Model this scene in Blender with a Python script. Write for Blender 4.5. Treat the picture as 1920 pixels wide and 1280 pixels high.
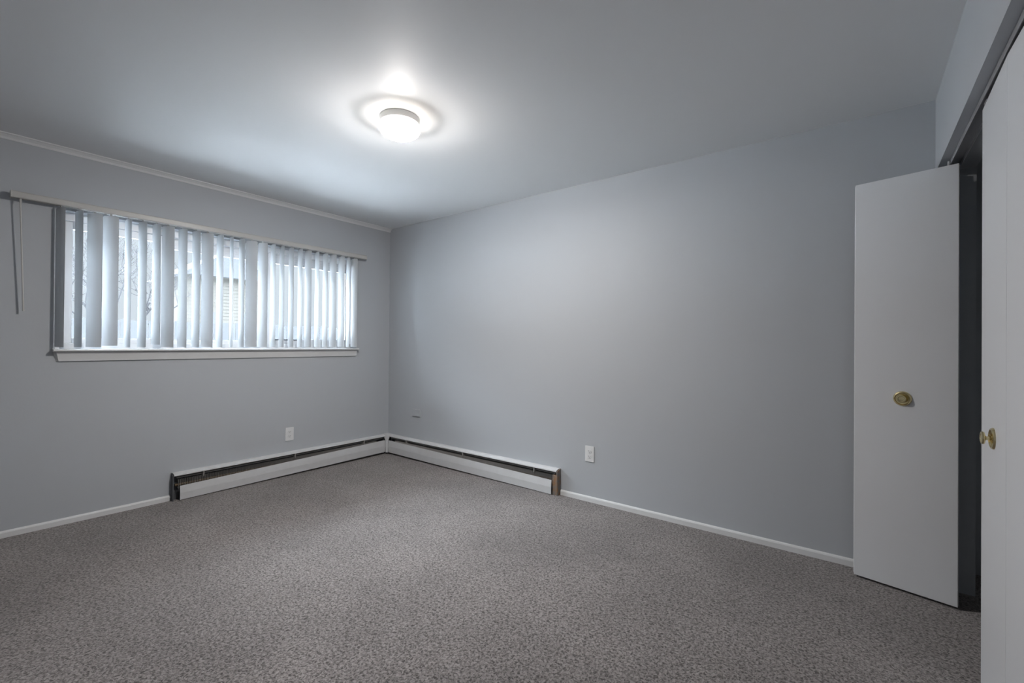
import bpy, bmesh, math, random
from mathutils import Vector, Matrix
random.seed(4)
sc = bpy.context.scene
for o in list(bpy.data.objects): bpy.data.objects.remove(o)
C = sc.collection

# ------------------------------------------------ camera
CX, CY, CZ, YAW, PITCH, ROLL, FPX = 4.08624, -3.08370, 1.19553, 0.657512, 0.00528677, 0.00852801, 842.976
F = Vector((-math.sin(YAW)*math.cos(PITCH), math.cos(YAW)*math.cos(PITCH), math.sin(PITCH)))
R0 = Vector((math.cos(YAW), math.sin(YAW), 0)); U0 = R0.cross(F)
R = R0*math.cos(ROLL)+U0*math.sin(ROLL); U = -R0*math.sin(ROLL)+U0*math.cos(ROLL)
cd = bpy.data.cameras.new('camera'); cam = bpy.data.objects.new('camera', cd); C.objects.link(cam)
M = Matrix((R, U, -F)).transposed().to_4x4(); M.translation = (CX, CY, CZ)
cam.matrix_world = M
cd.sensor_width = 36; cd.lens = FPX*36/1920; cd.clip_start = 0.02; cd.clip_end = 400
sc.camera = cam

# ------------------------------------------------ world: overcast sky, bright overhead, pale at the horizon
w = bpy.data.worlds.new('overcast_sky'); sc.world = w; w.use_nodes = True
nt = w.node_tree; nt.nodes.clear()
tc = nt.nodes.new('ShaderNodeTexCoord'); sx = nt.nodes.new('ShaderNodeSeparateXYZ')
rp = nt.nodes.new('ShaderNodeMapRange'); rp.inputs['From Min'].default_value = 0.25; rp.inputs['From Max'].default_value = 0.55
rp.inputs['To Min'].default_value = 0.90; rp.inputs['To Max'].default_value = 38.0; rp.interpolation_type = 'SMOOTHSTEP'
bg = nt.nodes.new('ShaderNodeBackground'); bg.inputs['Color'].default_value = (0.84, 0.91, 1.0, 1)
wo = nt.nodes.new('ShaderNodeOutputWorld')
nt.links.new(tc.outputs['Generated'], sx.inputs[0]); nt.links.new(sx.outputs['Z'], rp.inputs['Value'])
nt.links.new(rp.outputs[0], bg.inputs['Strength']); nt.links.new(bg.outputs[0], wo.inputs[0])
pl = bpy.data.lights.new('window_portal', 'AREA'); pl.shape = 'RECTANGLE'; pl.size = 0.9; pl.size_y = 2.2
pl.cycles.is_portal = True
po = bpy.data.objects.new('window_portal', pl); C.objects.link(po)
po.location = (-0.16, -1.5, 1.59); po.rotation_euler = (0, -math.pi/2, 0)

sc.view_settings.view_transform = 'Standard'; sc.view_settings.look = 'None'
sc.view_settings.gamma = 1; sc.view_settings.use_curve_mapping = False
sc.view_settings.exposure = 0.0
LAMP = 8.0      # glow of the opal glass
BULB = 72.0      # watts of the bulb inside the glass
DOWN = 29.0      # watts of the fill disk added just below the glass

# ------------------------------------------------ materials
def mat(name, col, rough=0.5, metal=0.0, spec=0.5, noise=None, bump=None):
    m = bpy.data.materials.new(name); m.use_nodes = True; n = m.node_tree; b = n.nodes['Principled BSDF']
    b.inputs['Base Color'].default_value = (*col, 1); b.inputs['Roughness'].default_value = rough
    b.inputs['Metallic'].default_value = metal; b.inputs['Specular IOR Level'].default_value = spec
    co = n.nodes.new('ShaderNodeTexCoord')
    if noise:
        sc_, amt, col2 = noise
        t = n.nodes.new('ShaderNodeTexNoise'); t.inputs['Scale'].default_value = sc_; t.inputs['Detail'].default_value = 4
        n.links.new(co.outputs['Object'], t.inputs['Vector'])
        mr = n.nodes.new('ShaderNodeMapRange'); mr.inputs['From Min'].default_value = .4; mr.inputs['From Max'].default_value = .65
        mr.inputs['To Max'].default_value = amt; n.links.new(t.outputs['Fac'], mr.inputs['Value'])
        mx = n.nodes.new('ShaderNodeMix'); mx.data_type = 'RGBA'; mx.inputs[6].default_value = (*col, 1); mx.inputs[7].default_value = (*col2, 1)
        n.links.new(mr.outputs[0], mx.inputs[0]); n.links.new(mx.outputs[2], b.inputs['Base Color'])
    if bump:
        t = n.nodes.new('ShaderNodeTexNoise'); t.inputs['Scale'].default_value = bump[0]; t.inputs['Detail'].default_value = 3
        n.links.new(co.outputs['Object'], t.inputs['Vector'])
        bp = n.nodes.new('ShaderNodeBump'); bp.inputs['Strength'].default_value = bump[1]; bp.inputs['Distance'].default_value = .002
        n.links.new(t.outputs['Fac'], bp.inputs['Height']); n.links.new(bp.outputs[0], b.inputs['Normal'])
    return m

m_wall = mat('grey_wall_paint', (0.455, 0.480, 0.510), 0.55, spec=.3, bump=(90, .12))
m_ceil = mat('white_ceiling_paint', (0.81, 0.82, 0.83), 0.60, spec=.30, bump=(60, .12))
m_white = mat('white_trim_paint', (0.70, 0.71, 0.72), 0.4)
m_door = mat('white_door_paint', (0.70, 0.715, 0.74), 0.38, bump=(30, .05))
m_brass = mat('brass', (0.74, 0.64, 0.38), 0.22, metal=1.0)
m_brass_dark = mat('dark_brass', (0.09, 0.06, 0.03), 0.5, metal=.3)
m_heat = mat('heater_enamel', (0.62, 0.63, 0.645), 0.38, noise=(14, .18, (0.5, .5, .5)))
m_fin = mat('aluminium_fins', (0.42, 0.41, 0.40), 0.55, metal=.2)
m_dark = mat('dirty_shaded_metal', (0.085, 0.09, 0.10), 0.6)  # dark tone holds the shade inside the heaters as well as dirt
m_rust = mat('rusty_dirty_metal', (0.20, 0.19, 0.18), 0.65, noise=(25, .9, (0.30, 0.16, 0.07)))
m_plast = mat('white_plastic', (0.72, 0.73, 0.74), 0.35)
m_slot = mat('outlet_slot', (0.16, 0.16, 0.17), 0.6)
m_frame = mat('white_vinyl', (0.74, 0.75, 0.77), 0.35)
m_gasket = mat('dark_gasket', (0.10, 0.11, 0.13), 0.5)
m_track = mat('grey_track_metal', (0.36, 0.37, 0.39), 0.4, metal=.3)
m_rail = mat('headrail_vinyl', (0.50, 0.495, 0.48), 0.4)

def vane_mat():
    m = bpy.data.materials.new('vane_vinyl'); m.use_nodes = True; n = m.node_tree; b = n.nodes['Principled BSDF']
    b.inputs['Base Color'].default_value = (0.62, 0.64, 0.66, 1); b.inputs['Roughness'].default_value = .45
    t = n.nodes.new('ShaderNodeBsdfTranslucent'); t.inputs[0].default_value = (0.64, 0.67, 0.70, 1)
    mx = n.nodes.new('ShaderNodeMixShader'); mx.inputs[0].default_value = .16
    n.links.new(b.outputs[0], mx.inputs[1]); n.links.new(t.outputs[0], mx.inputs[2])
    n.links.new(mx.outputs[0], n.nodes['Material Output'].inputs[0]); return m
m_vane = vane_mat()

def glass_mat():
    m = bpy.data.materials.new('window_glass'); m.use_nodes = True; n = m.node_tree; n.nodes.clear()
    a = n.nodes.new('ShaderNodeBsdfTransparent'); a.inputs[0].default_value = (.96, .98, .98, 1)
    g = n.nodes.new('ShaderNodeBsdfGlossy'); g.inputs['Roughness'].default_value = .02
    fr = n.nodes.new('ShaderNodeFresnel'); fr.inputs[0].default_value = 1.3
    mx = n.nodes.new('ShaderNodeMixShader'); o = n.nodes.new('ShaderNodeOutputMaterial')
    n.links.new(fr.outputs[0], mx.inputs[0]); n.links.new(a.outputs[0], mx.inputs[1]); n.links.new(g.outputs[0], mx.inputs[2])
    n.links.new(mx.outputs[0], o.inputs[0]); return m
m_glass = glass_mat()

def lamp_mat():
    m = bpy.data.materials.new('lit_opal_glass'); m.use_nodes = True; n = m.node_tree; b = n.nodes['Principled BSDF']
    b.inputs['Base Color'].default_value = (.8, .8, .8, 1); b.inputs['Roughness'].default_value = .25
    b.inputs['Emission Color'].default_value = (1.0, 0.87, 0.72, 1); b.inputs['Emission Strength'].default_value = LAMP
    t = n.nodes.new('ShaderNodeBsdfTransparent'); mx = n.nodes.new('ShaderNodeMixShader'); mx.inputs[0].default_value = .5
    n.links.new(b.outputs[0], mx.inputs[1]); n.links.new(t.outputs[0], mx.inputs[2])
    n.links.new(mx.outputs[0], n.nodes['Material Output'].inputs[0])
    return m
m_lamp = lamp_mat()

def carpet_mat():
    m = bpy.data.materials.new('twist_pile_carpet'); m.use_nodes = True; n = m.node_tree; b = n.nodes['Principled BSDF']
    b.inputs['Roughness'].default_value = .95; b.inputs['Specular IOR Level'].default_value = .1
    b.inputs['Sheen Weight'].default_value = .25; b.inputs['Sheen Roughness'].default_value = .6
    co = n.nodes.new('ShaderNodeTexCoord')
    def nz(scale, detail, rough=.5, dist=0):
        t = n.nodes.new('ShaderNodeTexNoise'); t.inputs['Scale'].default_value = scale; t.inputs['Detail'].default_value = detail
        t.inputs['Roughness'].default_value = rough; t.inputs['Distortion'].default_value = dist
        n.links.new(co.outputs['Object'], t.inputs['Vector']); return t
    a = nz(105, 2, .55, .8); c = nz(1.3, 4, .6); d = nz(160, 2, .6, 0)
    rc = n.nodes.new('ShaderNodeValToRGB'); e = rc.color_ramp.elements
    e[0].position = .36; e[0].color = (0.046, 0.039, 0.037, 1)
    e[1].position = .66; e[1].color = (0.305, 0.278, 0.272, 1)
    k = e.new(.49); k.color = (0.176, 0.158, 0.154, 1)
    n.links.new(a.outputs['Fac'], rc.inputs[0])
    # matted and brushed areas of the pile
    mr = n.nodes.new('ShaderNodeMapRange'); mr.inputs['From Min'].default_value = .35; mr.inputs['From Max'].default_value = .65
    mr.inputs['To Min'].default_value = .84; mr.inputs['To Max'].default_value = 1.18
    n.links.new(c.outputs['Fac'], mr.inputs['Value'])
    mx = n.nodes.new('ShaderNodeMix'); mx.data_type = 'RGBA'; mx.blend_type = 'MULTIPLY'; mx.inputs[0].default_value = 1
    cb = n.nodes.new('ShaderNodeCombineColor')
    for i in range(3): n.links.new(mr.outputs[0], cb.inputs[i])
    n.links.new(rc.outputs[0], mx.inputs[6]); n.links.new(cb.outputs[0], mx.inputs[7])
    n.links.new(mx.outputs[2], b.inputs['Base Color'])
    ad = n.nodes.new('ShaderNodeMath'); ad.operation = 'ADD'
    n.links.new(a.outputs['Fac'], ad.inputs[0]); n.links.new(d.outputs['Fac'], ad.inputs[1])
    bp = n.nodes.new('ShaderNodeBump'); bp.inputs['Strength'].default_value = .7; bp.inputs['Distance'].default_value = .008
    n.links.new(ad.outputs[0], bp.inputs['Height']); n.links.new(bp.outputs[0], b.inputs['Normal'])
    return m
m_carpet = carpet_mat()

# ------------------------------------------------ helpers
def box(bm, x0, x1, y0, y1, z0, z1):
    vs = [bm.verts.new((x, y, z)) for x in (x0, x1) for y in (y0, y1) for z in (z0, z1)]
    for f in ((0,1,3,2), (4,6,7,5), (0,4,5,1), (2,3,7,6), (0,2,6,4), (1,5,7,3)):
        bm.faces.new([vs[i] for i in f])
def prism(bm, prof, fa, fb):           # prof: list of 2D points; fa/fb map a point to 3D at both ends
    a = [bm.verts.new(fa(*q)) for q in prof]; b = [bm.verts.new(fb(*q)) for q in prof]; n = len(prof)
    bm.faces.new(a); bm.faces.new(b[::-1])
    for i in range(n): bm.faces.new((a[i], b[i], b[(i+1) % n], a[(i+1) % n]))
def lathe(bm, prof, mtx, seg=40):      # prof (radius, height) along local z, closed at the ends where radius is 0
    rings = []
    for r, h in prof:
        if r < 1e-6: rings.append([bm.verts.new(mtx @ Vector((0, 0, h)))])
        else: rings.append([bm.verts.new(mtx @ Vector((r*math.cos(2*math.pi*k/seg), r*math.sin(2*math.pi*k/seg), h))) for k in range(seg)])
    for a, b in zip(rings, rings[1:]):
        for k in range(seg):
            k2 = (k+1) % seg
            if len(a) == 1 and len(b) == 1: continue
            if len(a) == 1: bm.faces.new((a[0], b[k], b[k2]))
            elif len(b) == 1: bm.faces.new((a[k], a[k2], b[0]))
            else: bm.faces.new((a[k], a[k2], b[k2], b[k]))
def cyl(bm, p0, p1, r0, r1=None, seg=12):
    p0 = Vector(p0); p1 = Vector(p1); d = p1-p0; r1 = r0 if r1 is None else r1
    q = d.to_track_quat('Z', 'Y').to_matrix().to_4x4(); q.translation = p0
    lathe(bm, [(0, 0), (r0, 0), (r1, d.length), (0, d.length)], q, seg)
def obj(name, bm, m, parent=None, smooth=False, bevel=0, loc=None):
    bmesh.ops.recalc_face_normals(bm, faces=bm.faces)
    me = bpy.data.meshes.new(name); bm.to_mesh(me); bm.free(); me.materials.append(m)
    if smooth:
        for f in me.polygons: f.use_smooth = True
    o = bpy.data.objects.new(name, me); C.objects.link(o)
    if smooth:
        md = o.modifiers.new('edges', 'EDGE_SPLIT'); md.split_angle = math.radians(35)
    if bevel:
        md = o.modifiers.new('bevel', 'BEVEL'); md.width = bevel; md.segments = 2; md.limit_method = 'ANGLE'
    if loc: o.location = loc
    if parent:
        o.parent = parent
        o.matrix_parent_inverse = Matrix.Translation(parent_world(parent)).inverted()
    return o
def parent_world(o):
    v = Vector(o.location)
    if o.parent:
        v = v + parent_world(o.parent) - parent_world(o.parent)*1.0
    return v
def thing(name, label, cat, loc, group=None, kind=None):
    o = bpy.data.objects.new(name, None); o.empty_display_size = .1; C.objects.link(o); o.location = loc
    o['label'] = label; o['category'] = cat
    if group: o['group'] = group
    if kind: o['kind'] = kind
    return o
def tag(o, label=None, cat=None, kind=None, group=None):
    if label: o['label'] = label
    if cat: o['category'] = cat
    if kind: o['kind'] = kind
    if group: o['group'] = group
    return o
def bxo(name, m, parent, *a, bevel=0):
    bm = bmesh.new(); box(bm, *a); return obj(name, bm, m, parent, bevel=bevel)

H = 2.44; W = 4.387; WT = 4.533; FR = -4.15
OY0, OY1, OZ0, OZ1 = -2.592, -0.402, 1.125, 2.040     # window opening
HZ = 2.073; CL = -1.60                                 # closet opening

# ------------------------------------------------ room shell
tag(bxo('floor', m_carpet, None, -.15, 5.2, FR-.1, .6, -.12, 0), 'brown and grey flecked carpet covering the whole floor', 'floor', 'structure')
tag(bxo('ceiling', m_ceil, None, -.15, 5.2, FR-.1, .6, H, H+.12), 'plain painted ceiling above the room', 'ceiling', 'structure')
bm = bmesh.new()
box(bm, -.15, 0, FR, OY0, 0, H); box(bm, -.15, 0, OY1, .12, 0, H)
box(bm, -.15, 0, OY0, OY1, 0, OZ0); box(bm, -.15, 0, OY0, OY1, OZ1, H)
tag(obj('wall_left', bm, m_wall), 'grey painted wall that holds the window and blind', 'wall', 'structure')
tag(bxo('wall_back', m_wall, None, 0, WT, 0, .12, 0, H), 'long blank grey wall between window wall and closet', 'wall', 'structure')
bm = bmesh.new(); box(bm, W, WT, CL, 0, HZ, H); box(bm, W, WT, FR, CL, 0, H)
tag(obj('wall_right', bm, m_wall), 'grey wall with the closet opening and header above it', 'wall', 'structure')
tag(bxo('wall_front', m_wall, None, -.15, 5.2, FR-.1, FR, 0, H), 'grey wall behind the viewpoint', 'wall', 'structure')
bm = bmesh.new(); box(bm, 5.1, 5.2, FR, .6, 0, H); box(bm, WT, 5.1, .3, .6, 0, H); box(bm, WT, 5.1, -2.0, -1.9, 0, H); box(bm, WT-.02, WT, .12, .3, 0, H)
tag(obj('wall_closet', bm, m_wall), 'dark closet walls behind the bifold doors', 'wall', 'structure')

# crown strip on the window wall, baseboards
bm = bmesh.new()
prism(bm, [(0, 0), (0, -.034), (.006, -.034), (.012, -.022), (.026, -.010), (.034, -.006), (.034, 0)],
      lambda a, b: (a, FR, H+b), lambda a, b: (a, 0, H+b))
tag(obj('trim_1', bm, m_white), 'thin white cove strip where window wall meets ceiling', 'trim', 'structure')
BP = [(0, 0), (.012, 0), (.012, .030), (.009, .037), (.004, .041), (0, .041)]
bm = bmesh.new(); prism(bm, BP, lambda a, b: (a, FR, b), lambda a, b: (a, -1.972, b))
tag(obj('baseboard_left', bm, m_white), 'low white baseboard under the window wall left of the heater', 'baseboard', 'structure')
bm = bmesh.new(); prism(bm, BP, lambda a, b: (2.212, -a, b), lambda a, b: (W, -a, b))
tag(obj('baseboard_back', bm, m_white), 'low white baseboard along the long grey wall', 'baseboard', 'structure')

# ------------------------------------------------ window
win = thing('window_1', 'three lite white sliding window behind the vertical blind', 'window', (-.1, -1.5, OZ0), kind='structure')
def frame_bm(X0, X1, y0, y1, z0, z1, l, r, b, t):
    bm = bmesh.new()
    box(bm, X0, X1, y0, y0+l, z0, z1); box(bm, X0, X1, y1-r, y1, z0, z1)
    box(bm, X0, X1, y0+l, y1-r, z0, z0+b); box(bm, X0, X1, y0+l, y1-r, z1-t, z1); return bm
bm = frame_bm(-.15, -.07, OY0, OY1, OZ0, OZ1, .03, .03, .05, .05)
obj('window_frame', bm, m_frame, win, bevel=.002)
bm = frame_bm(-.125, -.095, OY0+.03, -2.00, OZ0+.05, OZ1-.05, .06, .04, .035, .05)
s1 = obj('window_sash', bm, m_frame, win, bevel=.002)
bm = frame_bm(-.145, -.125, -2.03, -1.245, OZ0+.05, OZ1-.05, .022, .03, .03, .085)
for k in range(3): box(bm, -.1255, -.122, -2.0, -1.28, OZ1-.07-.02*k, OZ1-.064-.02*k)
s2 = obj('window_sash', bm, m_frame, win, bevel=.001)
bm = frame_bm(-.125, -.095, -1.262, OY1-.03, OZ0+.05, OZ1-.05, .04, .045, .045, .085)
for k in range(3): box(bm, -.0955, -.092, -1.2, -.5, OZ1-.07-.02*k, OZ1-.064-.02*k)
s3 = obj('window_sash', bm, m_frame, win, bevel=.001)
bxo('pane', m_glass, s1, -.112, -.108, -2.50, -2.04, OZ0+.085, OZ1-.10)
bxo('pane', m_glass, s2, -.137, -.133, -2.008, -1.275, OZ0+.08, OZ1-.135)
bxo('pane', m_glass, s3, -.112, -.108, -1.222, -.477, OZ0+.095, OZ1-.135)
tag(bxo('gasket', m_gasket, s1, -.094, -.090, -2.004, -1.994, OZ0+.10, OZ1-.10), 'dark weather strip')
tag(bxo('gasket', m_gasket, s3, -.094, -.090, -1.222, -.95, OZ0+.086, OZ0+.094), 'dark weather strip')
bm = bmesh.new(); prism(bm, [(-.07, 0), (.046, 0), (.052, .004), (.052, .012), (.046, .016), (-.07, .016)],
      lambda a, b: (a, OY0-.012, OZ0-.004+b), lambda a, b: (a, OY1-.004, OZ0-.004+b))
obj('window_sill', bm, m_white, win)
bm = bmesh.new(); prism(bm, [(0, OY0-.008), (.028, OY0+.004), (.028, OY1-.012), (0, OY1)],
      lambda a, b: (a, b, OZ0-.006), lambda a, b: (a*.45, b+(.012 if b < -1 else -.004), OZ0-.066))
obj('apron', bm, m_white, win)

# ------------------------------------------------ vertical blind
blind = thing('vertical_blind', 'white vertical blind with uneven vanes hanging across the window', 'blind', (.05, -1.5, 2.09))
bm = bmesh.new()
prism(bm, [(-.020, 0), (-.024, .006), (-.024, .034), (-.018, .040), (.018, .040), (.024, .034), (.024, .006), (.020, 0), (.008, 0), (.008, .008), (-.008, .008), (-.008, 0)],
      lambda a, b: (.046+a, -2.792, 2.052+b), lambda a, b: (.046+a, -.342, 2.052+b))
obj('headrail', bm, m_rail, blind)
bxo('end_cap', m_rail, blind, .021, .071, -2.797, -2.791, 2.051, 2.093, bevel=.001)
bxo('end_cap', m_rail, blind, .021, .071, -.343, -.337, 2.051, 2.093, bevel=.001)
for y in (-2.3, -.8):
    bxo('bracket', m_rail, blind, 0, .03, y-.02, y+.02, 2.092, 2.096)
bm = bmesh.new(); cyl(bm, (.05, -2.755, 2.055), (.052, -2.755, 2.03), .006); cyl(bm, (.052, -2.755, 2.03), (.035, -2.735, 1.37), .0035, .0045)
obj('wand', bm, m_rail, blind, smooth=True)
vanes = [(-2.580, 22), (-2.493, 17.5), (-2.417, 50), (-2.336, 56.5), (-2.244, 12.5), (-2.164, 20), (-2.084, 19), (-2.015, 42), (-1.924, 22), (-1.837, 18.5), (-1.761, 42.5), (-1.675, 12), (-1.591, -3.5), (-1.515, 6.5), (-1.439, 50), (-1.35, 30), (-1.265, 1), (-1.189, -.5), (-1.106, 1.5), (-1.025, -1), (-.95, 13), (-.864, -4.5), (-.781, 0), (-.701, 12), (-.612, 9.5), (-.539, -9.5), (-.47, 10)]
VX = .050; VW = .089
def vane_bm(zlow, twist):
    bm = bmesh.new(); n = 10; rings = []
    for z in (2.040, 2.034, 1.75, 1.45, zlow):
        tw = math.radians(twist*(2.04-z)/.9); sc_ = .80 if z > 2.038 else 1.0; ring = []
        for side in (1, -1):
            for i in range(n+1):
                u = (i/n-.5) if side == 1 else (.5-i/n)
                x = u*VW*sc_; y = -.007*(1-4*u*u)+.0005*side
                ring.append(bm.verts.new((x*math.cos(tw)-y*math.sin(tw), x*math.sin(tw)+y*math.cos(tw), z-2.09)))
        rings.append(ring)
    for a, b in zip(rings, rings[1:]):
        for k in range(len(a)):
            k2 = (k+1) % len(a); bm.faces.new((a[k], a[k2], b[k2], b[k]))
    bm.faces.new(rings[0]); bm.faces.new(rings[-1][::-1]); return bm
def hook_bm():
    bm = bmesh.new(); box(bm, -.006, .006, -.002, .002, -.056, -.030); box(bm, -.010, .010, -.003, .003, -.060, -.048); return bm
h_me = None
for i, (y, a) in enumerate(vanes):
    zl = 1.150 if i not in (3, 6) else (1.160 if i == 3 else 1.168)
    v = obj('vane', vane_bm(zl, random.uniform(-2.5, 2.5)), m_vane, smooth=True)
    v.parent = blind; v.location = (0, y+1.5, 0); v.rotation_euler = (0, 0, math.radians(a))
    if h_me is None:
        h = obj('vane_hook', hook_bm(), m_rail); h_me = h.data
    else:
        h = bpy.data.objects.new('vane_hook', h_me); C.objects.link(h)
    h.parent = v

# ------------------------------------------------ ceiling light
LX, LY = 2.067, -1.503
lamp = thing('ceiling_light', 'round flush ceiling light with glowing opal glass', 'ceiling light', (LX, LY, H))
T = Matrix.Translation((LX, LY, 0))
bm = bmesh.new(); lathe(bm, [(0, H), (.104, H), (.108, H-.004), (.106, H-.034), (.100, H-.038), (0, H-.038)], T, 64)
obj('canopy', bm, m_white, lamp, smooth=True)
bm = bmesh.new(); lathe(bm, [(0, H-.036), (.098, H-.038), (.108, H-.042), (.1125, H-.052), (.112, H-.064), (.104, H-.080), (.086, H-.094), (.055, H-.104), (.02, H-.108), (0, H-.1085)], T, 64)
obj('lamp_shade', bm, m_lamp, lamp, smooth=True)
pb_ = bpy.data.lights.new('bulb', 'POINT'); pb_.energy = BULB; pb_.shadow_soft_size = .0175; pb_.color = (1.0, .96, .92)
pbo = bpy.data.objects.new('bulb', pb_); C.objects.link(pbo); pbo.location = (LX, LY, H-.050)
bl = bpy.data.lights.new('lamp_down_fill', 'AREA'); bl.shape = 'DISK'; bl.size = .10; bl.energy = DOWN; bl.color = (1.0, .95, .89)  # extra disk light added under the shade to fill the room
bo = bpy.data.objects.new('lamp_down_fill', bl); C.objects.link(bo); bo.location = (LX, LY, H-.1095)

# ------------------------------------------------ baseboard heaters
def heater(name, label, along, a0, a1, p0, p1, pz0, pz1):
    """along: maps (run, depth, z) to world; a0..a1 body run, p0..p1 front panel run, pz (bottom, top) of the panel at both ends"""
    t = thing(name, label, 'heater', along((a0+a1)/2, 0, 0), group='white baseboard heaters meeting in the corner')
    def bar(nm, m, prof, r0, r1, par=t):
        bm = bmesh.new(); prism(bm, prof, lambda d, z: along(r0, d, z), lambda d, z: along(r1, d, z)); return obj(nm, bm, m, par)
    bar('back_plate', m_dark, [(0, .0), (.004, .0), (.004, .2), (0, .2)], a0, a1)
    bar('hood', m_heat, [(0, .206), (.030, .206), (.056, .197), (.058, .188), (.0555, .188), (.052, .194), (.028, .202), (0, .202)], a0, a1)
    bm = bmesh.new()
    v = [along(p0, .058, pz0[0]), along(p0, .060, (pz0[0]+pz0[1])/2), along(p0, .054, pz0[1]), along(p1, .054, pz1[1]), along(p1, .060, (pz1[0]+pz1[1])/2), along(p1, .058, pz1[0])]
    w_ = [along(p0, .055, pz0[0]), along(p0, .057, (pz0[0]+pz0[1])/2), along(p0, .051, pz0[1]), along(p1, .051, pz1[1]), along(p1, .057, (pz1[0]+pz1[1])/2), along(p1, .055, pz1[0])]
    A = [bm.verts.new(q) for q in v]; B = [bm.verts.new(q) for q in w_]
    for L_, s in ((A, 1), (B, -1)):
        for f in ((0, 1, 4, 5), (1, 2, 3, 4)): bm.faces.new([L_[i] for i in f][::s])
    for i in range(6): j = (i+1) % 6; bm.faces.new((A[i], A[j], B[j], B[i]))
    obj('front_panel', bm, m_heat, t)
    # element: pipe and fins
    s = 1 if a1 > a0 else -1
    bm = bmesh.new(); n = int(abs(a1-a0-.12*s)/.011)
    for k in range(n):
        r = a0+s*(.03+k*.011)
        P, Q = along(r, .010, .085), along(r+s*.0012, .048, .155)
        box(bm, min(P[0], Q[0]), max(P[0], Q[0]), min(P[1], Q[1]), max(P[1], Q[1]), .085, .155)
    tag(obj('heating_fins', bm, m_fin, t), kind='stuff')
    bm = bmesh.new(); cyl(bm, along(a0+s*.01, .030, .115), along(a1-s*.03, .030, .115), .011); obj('pipe', bm, m_brass_dark, t, smooth=True)
    bar('damper', m_fin, [(.006, .183), (.040, .170), (.040, .168), (.006, .181)], a0+s*.02, a1-s*.03)
    L = abs(a1-a0)
    for q in (.10, .48, .86):
        r = a0+s*L*q; bar('bracket', m_fin, [(.004, .17), (.054, .150), (.056, .188), (.052, .192), (.004, .2)], r, r+s*.006)
    return t, bar
left = lambda r, d, z: (d, r, z)
back = lambda r, d, z: (r, -d, z)
t1, bar1 = heater('baseboard_heater', 'long white baseboard heater below the window with a sagging front panel', left, -1.962, -.075, -1.925, -.082, (.004, .108), (.024, .150))
tag(bar1('end_plate', m_dark, [(0, 0), (.050, 0), (.052, .19), (0, .204)], -1.968, -1.963), 'dark plate standing in for the shaded inside of the open end')  # uncapped end: its inner shade is put into the plate colour
t2, bar2 = heater('baseboard_heater', 'white baseboard heater on the long wall with an open rusty end', back, 2.200, .075, 2.155, .082, (.004, .116), (.020, .146))
tag(bar2('end_plate', m_rust, [(0, 0), (.050, 0), (.056, .192), (0, .205)], 2.208, 2.201), 'rusty brown exposed end')
tag(bar2('inner_end', m_rust, [(.006, .0), (.046, 0), (.046, .16), (.006, .16)], 2.196, 2.160), 'stained end of the element')
cc = thing('corner_cover', 'small white inside corner cover joining the two heaters', 'heater cover', (0.03, -.03, 0))
bm = bmesh.new()
P = [(.0, .0), (.080, .0), (.080, -.058), (.058, -.080), (0, -.080)]
prism(bm, P, lambda a, b: (a, b, .196), lambda a, b: (a, b, .2085))
obj('corner_cap', bm, m_heat, cc, bevel=.002)
bm = bmesh.new()
for (z0, z1, h0, h1) in ((.150, .197, .010, .022), (.018, .150, .010, .010)):
    def ring(z, h): return [(.080+.0*h, -.058+.0, z)]
prism(bm, [(-.034, .196), (.034, .196), (.016, .150), (.012, .018), (-.012, .018), (-.016, .150)],
      lambda a, z: (.070+a*.707, -.070+a*.707, z), lambda a, z: (.064+a*.707, -.064+a*.707, z))
obj('corner_post', bm, m_heat, cc)
bm = bmesh.new(); box(bm, .004, .055, -.055, -.004, 0, .196); tag(obj('recess_shade_block', bm, m_dark, cc), 'dark block standing in for the shaded recess behind the cover')  # solid block, recess shade put into its dark colour

# ------------------------------------------------ wall plates
def outlet(label, pos, rotz, grp='duplex wall outlets'):
    t = thing('wall_outlet', label, 'outlet', pos, group=grp)
    M_ = Matrix.Translation(pos) @ Matrix.Rotation(rotz, 4, 'Z')       # local: x across, -y out of the wall, z up
    def pb(nm, m, par, *a, bevel=0):
        bm = bmesh.new(); box(bm, *a); bm.transform(M_); return obj(nm, bm, m, par, bevel=bevel)
    pb('cover_plate', m_plast, t, -.0375, .0375, -.006, 0, -.060, .060, bevel=.0025)
    for s in (1, -1):
        z = .020*s
        bm = bmesh.new()
        pts = [(.0165*math.cos(q)*1.0, max(-.0125, min(.0125, .0165*math.sin(q)))) for q in [2*math.pi*k/28 for k in range(28)]]
        prism(bm, pts, lambda a, b: (a, -.0055, z+b), lambda a, b: (a, -.0085, z+b)); bm.transform(M_)
        so = obj('socket', bm, m_plast, t)
        bm = bmesh.new(); box(bm, -.0082, -.0052, -.0090, -.0084, z-.001, z+.008); box(bm, .0052, .0082, -.0090, -.0084, z-.0005, z+.0075)
        cyl(bm, (0, -.0084, z-.007), (0, -.0090, z-.007), .0028, seg=12); bm.transform(M_)
        obj('slot', bm, m_slot, so)
    bm = bmesh.new(); cyl(bm, (0, -.006, 0), (0, -.0075, 0), .003); bm.transform(M_); obj('screw', bm, m_plast, t, smooth=True)
    return t
outlet('white duplex outlet below the window above the left heater', (0, -1.083, .362), math.pi/2)
outlet('white duplex outlet on the long grey wall right of the heater', (2.464, 0, .362), 0)
t = thing('blank_plate', 'painted-over grey wall plate low on the long wall near the corner', 'wall plate', (.47, 0, .475))
bm = bmesh.new(); box(bm, .410, .530, -.012, 0, .440, .512); obj('cover_plate', bm, m_wall, t, bevel=.002)
for x in (.432, .508):
    bm = bmesh.new(); cyl(bm, (x, -.011, .476), (x, -.0135, .476), .0035); obj('screw', bm, m_wall, t, smooth=True)

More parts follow.
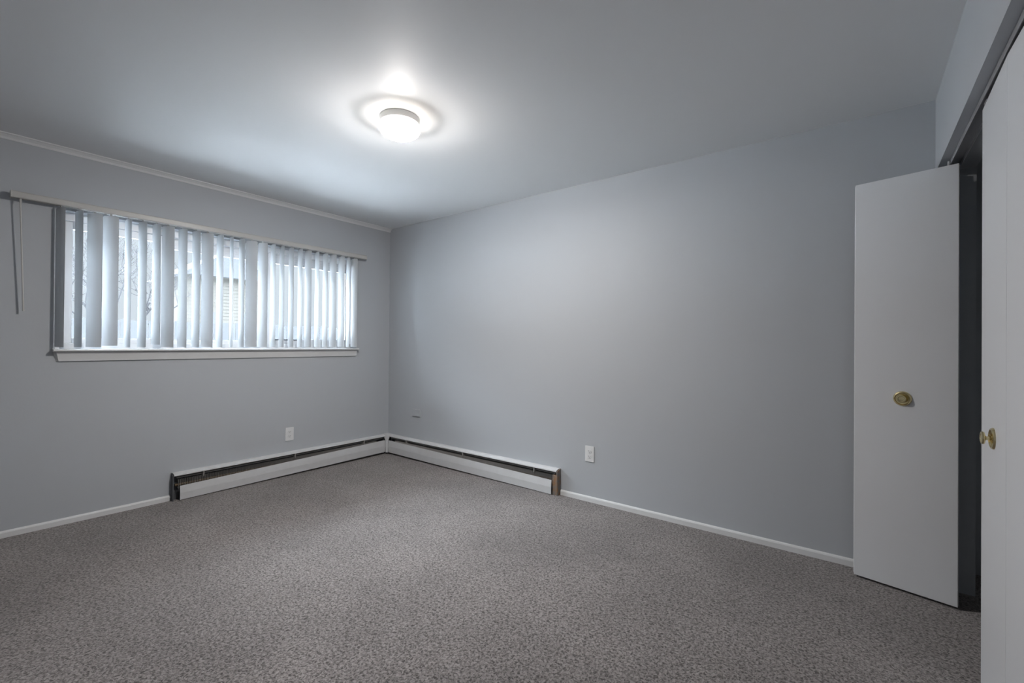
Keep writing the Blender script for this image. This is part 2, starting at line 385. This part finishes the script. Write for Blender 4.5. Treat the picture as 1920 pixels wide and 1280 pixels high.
# ------------------------------------------------ closet bifold doors
def panel(parent, p0, p1, z0=.012, z1=2.040, th=.028, out=1):
    """front face runs p0 -> p1, thickness to the side `out`"""
    d = Vector((p1[0]-p0[0], p1[1]-p0[1])).normalized(); nrm = Vector((-d[1], d[0]))*out*th
    bm = bmesh.new()
    prism(bm, [(p0[0], p0[1]), (p1[0], p1[1]), (p1[0]+nrm[0], p1[1]+nrm[1]), (p0[0]+nrm[0], p0[1]+nrm[1])],
          lambda a, b: (a, b, z0), lambda a, b: (a, b, z1))
    return obj('door_panel', bm, m_door, parent, bevel=.0015)
def knob(parent, pos, nrm, rs=.036, stem=.024, hr=.019):
    q = Vector(nrm).to_track_quat('Z', 'Y').to_matrix().to_4x4(); q.translation = pos
    bm = bmesh.new(); lathe(bm, [(0, 0), (rs, 0), (rs, .003), (rs*.93, .007), (rs*.80, .0085), (rs*.74, .003), (rs*.5, .002), (.009, .003), (.0065, .006), (.006, stem-.008),
                                 (.010, stem-.006), (hr*.94, stem-.004), (hr, stem-.001), (hr*.95, stem+.003), (hr*.7, stem+.0035), (hr*.6, stem+.002), (0, stem+.003)], q, 36)
    return obj('door_knob', bm, m_brass, parent, smooth=True)
d1 = thing('door_1', 'open white bifold closet door folded against the long wall', 'closet door', (4.44, -.05, .01), kind='structure')
panel(d1, (4.068, -.128), (4.446, -.213), out=1)
panel(d1, (4.066, -.0975), (4.440, -.020+.0), out=-1, z1=2.040)
bm = bmesh.new()
for z in (.35, 1.05, 1.75): cyl(bm, (4.071, -.1125, z-.04), (4.071, -.1125, z+.04), .0035)
obj('hinge', bm, m_door, d1, smooth=True)
dv = Vector((.378, -.085, 0)).normalized(); nv = Vector((dv.y, -dv.x, 0))
kp = Vector((4.068, -.128, 0))+dv*.192
knob(d1, (kp.x, kp.y, .944), nv)
bm = bmesh.new(); cyl(bm, (4.415, -.192, 2.038), (4.415, -.192, 2.062), .006); cyl(bm, (4.425, -.04, 2.038), (4.425, -.04, 2.066), .006)
box(bm, 4.40, 4.45, -.065, -.02, 2.056, 2.060)
obj('pivot_pin', bm, m_track, d1)
d2 = thing('door_2', 'closed white bifold closet door at the right edge', 'closet door', (4.44, -1.58, .01), kind='structure')
panel(d2, (4.430, -.806), (4.421, -1.192), out=1)
panel(d2, (4.421, -1.195), (4.430, -1.583), out=1)
knob(d2, (4.4255, -1.02, .908), (-1, -.02, 0), rs=.034, stem=.026, hr=.020)
bm = bmesh.new(); cyl(bm, (4.442, -.86, 2.038), (4.442, -.86, 2.062), .006); box(bm, 4.428, 4.456, -.885, -.845, 2.041, 2.047)
obj('guide_roller', bm, m_track, d2)
bm = bmesh.new()
prism(bm, [(4.420, .0), (4.420, -.024), (4.422, -.024), (4.422, -.003), (4.462, -.003), (4.462, -.024), (4.464, -.024), (4.464, 0)],
      lambda a, b: (a, -.004, HZ+b), lambda a, b: (a, CL+.004, HZ+b))
tag(obj('door_track', bm, m_track), 'grey metal bifold door track under the closet header', 'door track')

# ------------------------------------------------ outside
m_ground = mat('pale_bounce_ground', (0.60, 0.615, 0.63), .9, noise=(.6, .5, (.5, .5, .5)))  # out of sight; pale tone chosen to bounce daylight onto the ceiling
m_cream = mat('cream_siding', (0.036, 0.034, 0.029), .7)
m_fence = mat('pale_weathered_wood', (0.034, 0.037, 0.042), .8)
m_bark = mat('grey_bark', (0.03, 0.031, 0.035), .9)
tag(bxo('ground', m_ground, None, -60, -.4, -40, 60, -.5, -.3), 'unseen ground outside, kept pale to bounce daylight indoors', 'ground', 'structure')
b = thing('building', 'cream sided neighbouring building glimpsed through the middle panes', 'building', (-28, 8, -.3))
bm = bmesh.new()
for k in range(26): prism(bm, [(0, 0), (.02, 0), (0, .2)], lambda a, z: (-26+a, 5.8, -.3+.2*k+z), lambda a, z: (-26+a, 10, -.3+.2*k+z))
box(bm, -32, -26, 5.8, 10, -.3, 5.0)
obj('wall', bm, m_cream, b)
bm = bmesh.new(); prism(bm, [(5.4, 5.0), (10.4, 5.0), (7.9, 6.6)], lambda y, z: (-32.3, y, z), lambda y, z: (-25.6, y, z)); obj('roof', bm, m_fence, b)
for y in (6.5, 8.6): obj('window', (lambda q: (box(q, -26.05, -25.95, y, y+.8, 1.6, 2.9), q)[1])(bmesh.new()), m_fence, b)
fn = thing('fence', 'low pale board fence outside the window', 'fence', (-8, 2, -.3))
bm = bmesh.new()
for k in range(60): box(bm, -8.02, -8, -3+k*.155, -3+k*.155+.14, -.28, 1.62+.02*(k % 2))
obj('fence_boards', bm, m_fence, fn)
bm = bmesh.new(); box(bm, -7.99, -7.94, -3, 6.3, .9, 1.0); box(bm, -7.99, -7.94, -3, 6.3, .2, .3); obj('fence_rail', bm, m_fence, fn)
bm = bmesh.new(); random.seed(11)
def branch(p, d, L, r, depth):
    q = p+d*L; cyl(bm, p, q, r, r*.68, seg=6)
    if depth == 0: return
    for _ in range(3 if depth > 1 else 2):
        a = Vector((random.uniform(-1, 1), random.uniform(-1, 1), random.uniform(-.2, .9))).normalized()
        branch(p+d*L*random.uniform(.6, 1), (d*.65+a*.75).normalized(), L*random.uniform(.62, .82), r*.55, depth-1)
branch(Vector((-9.5, -.6, -.3)), Vector((0, .03, 1)).normalized(), 1.5, .09, 6)
tag(obj('bare_tree', bm, m_bark), 'bare leafless tree outside the left part of the window', 'tree')
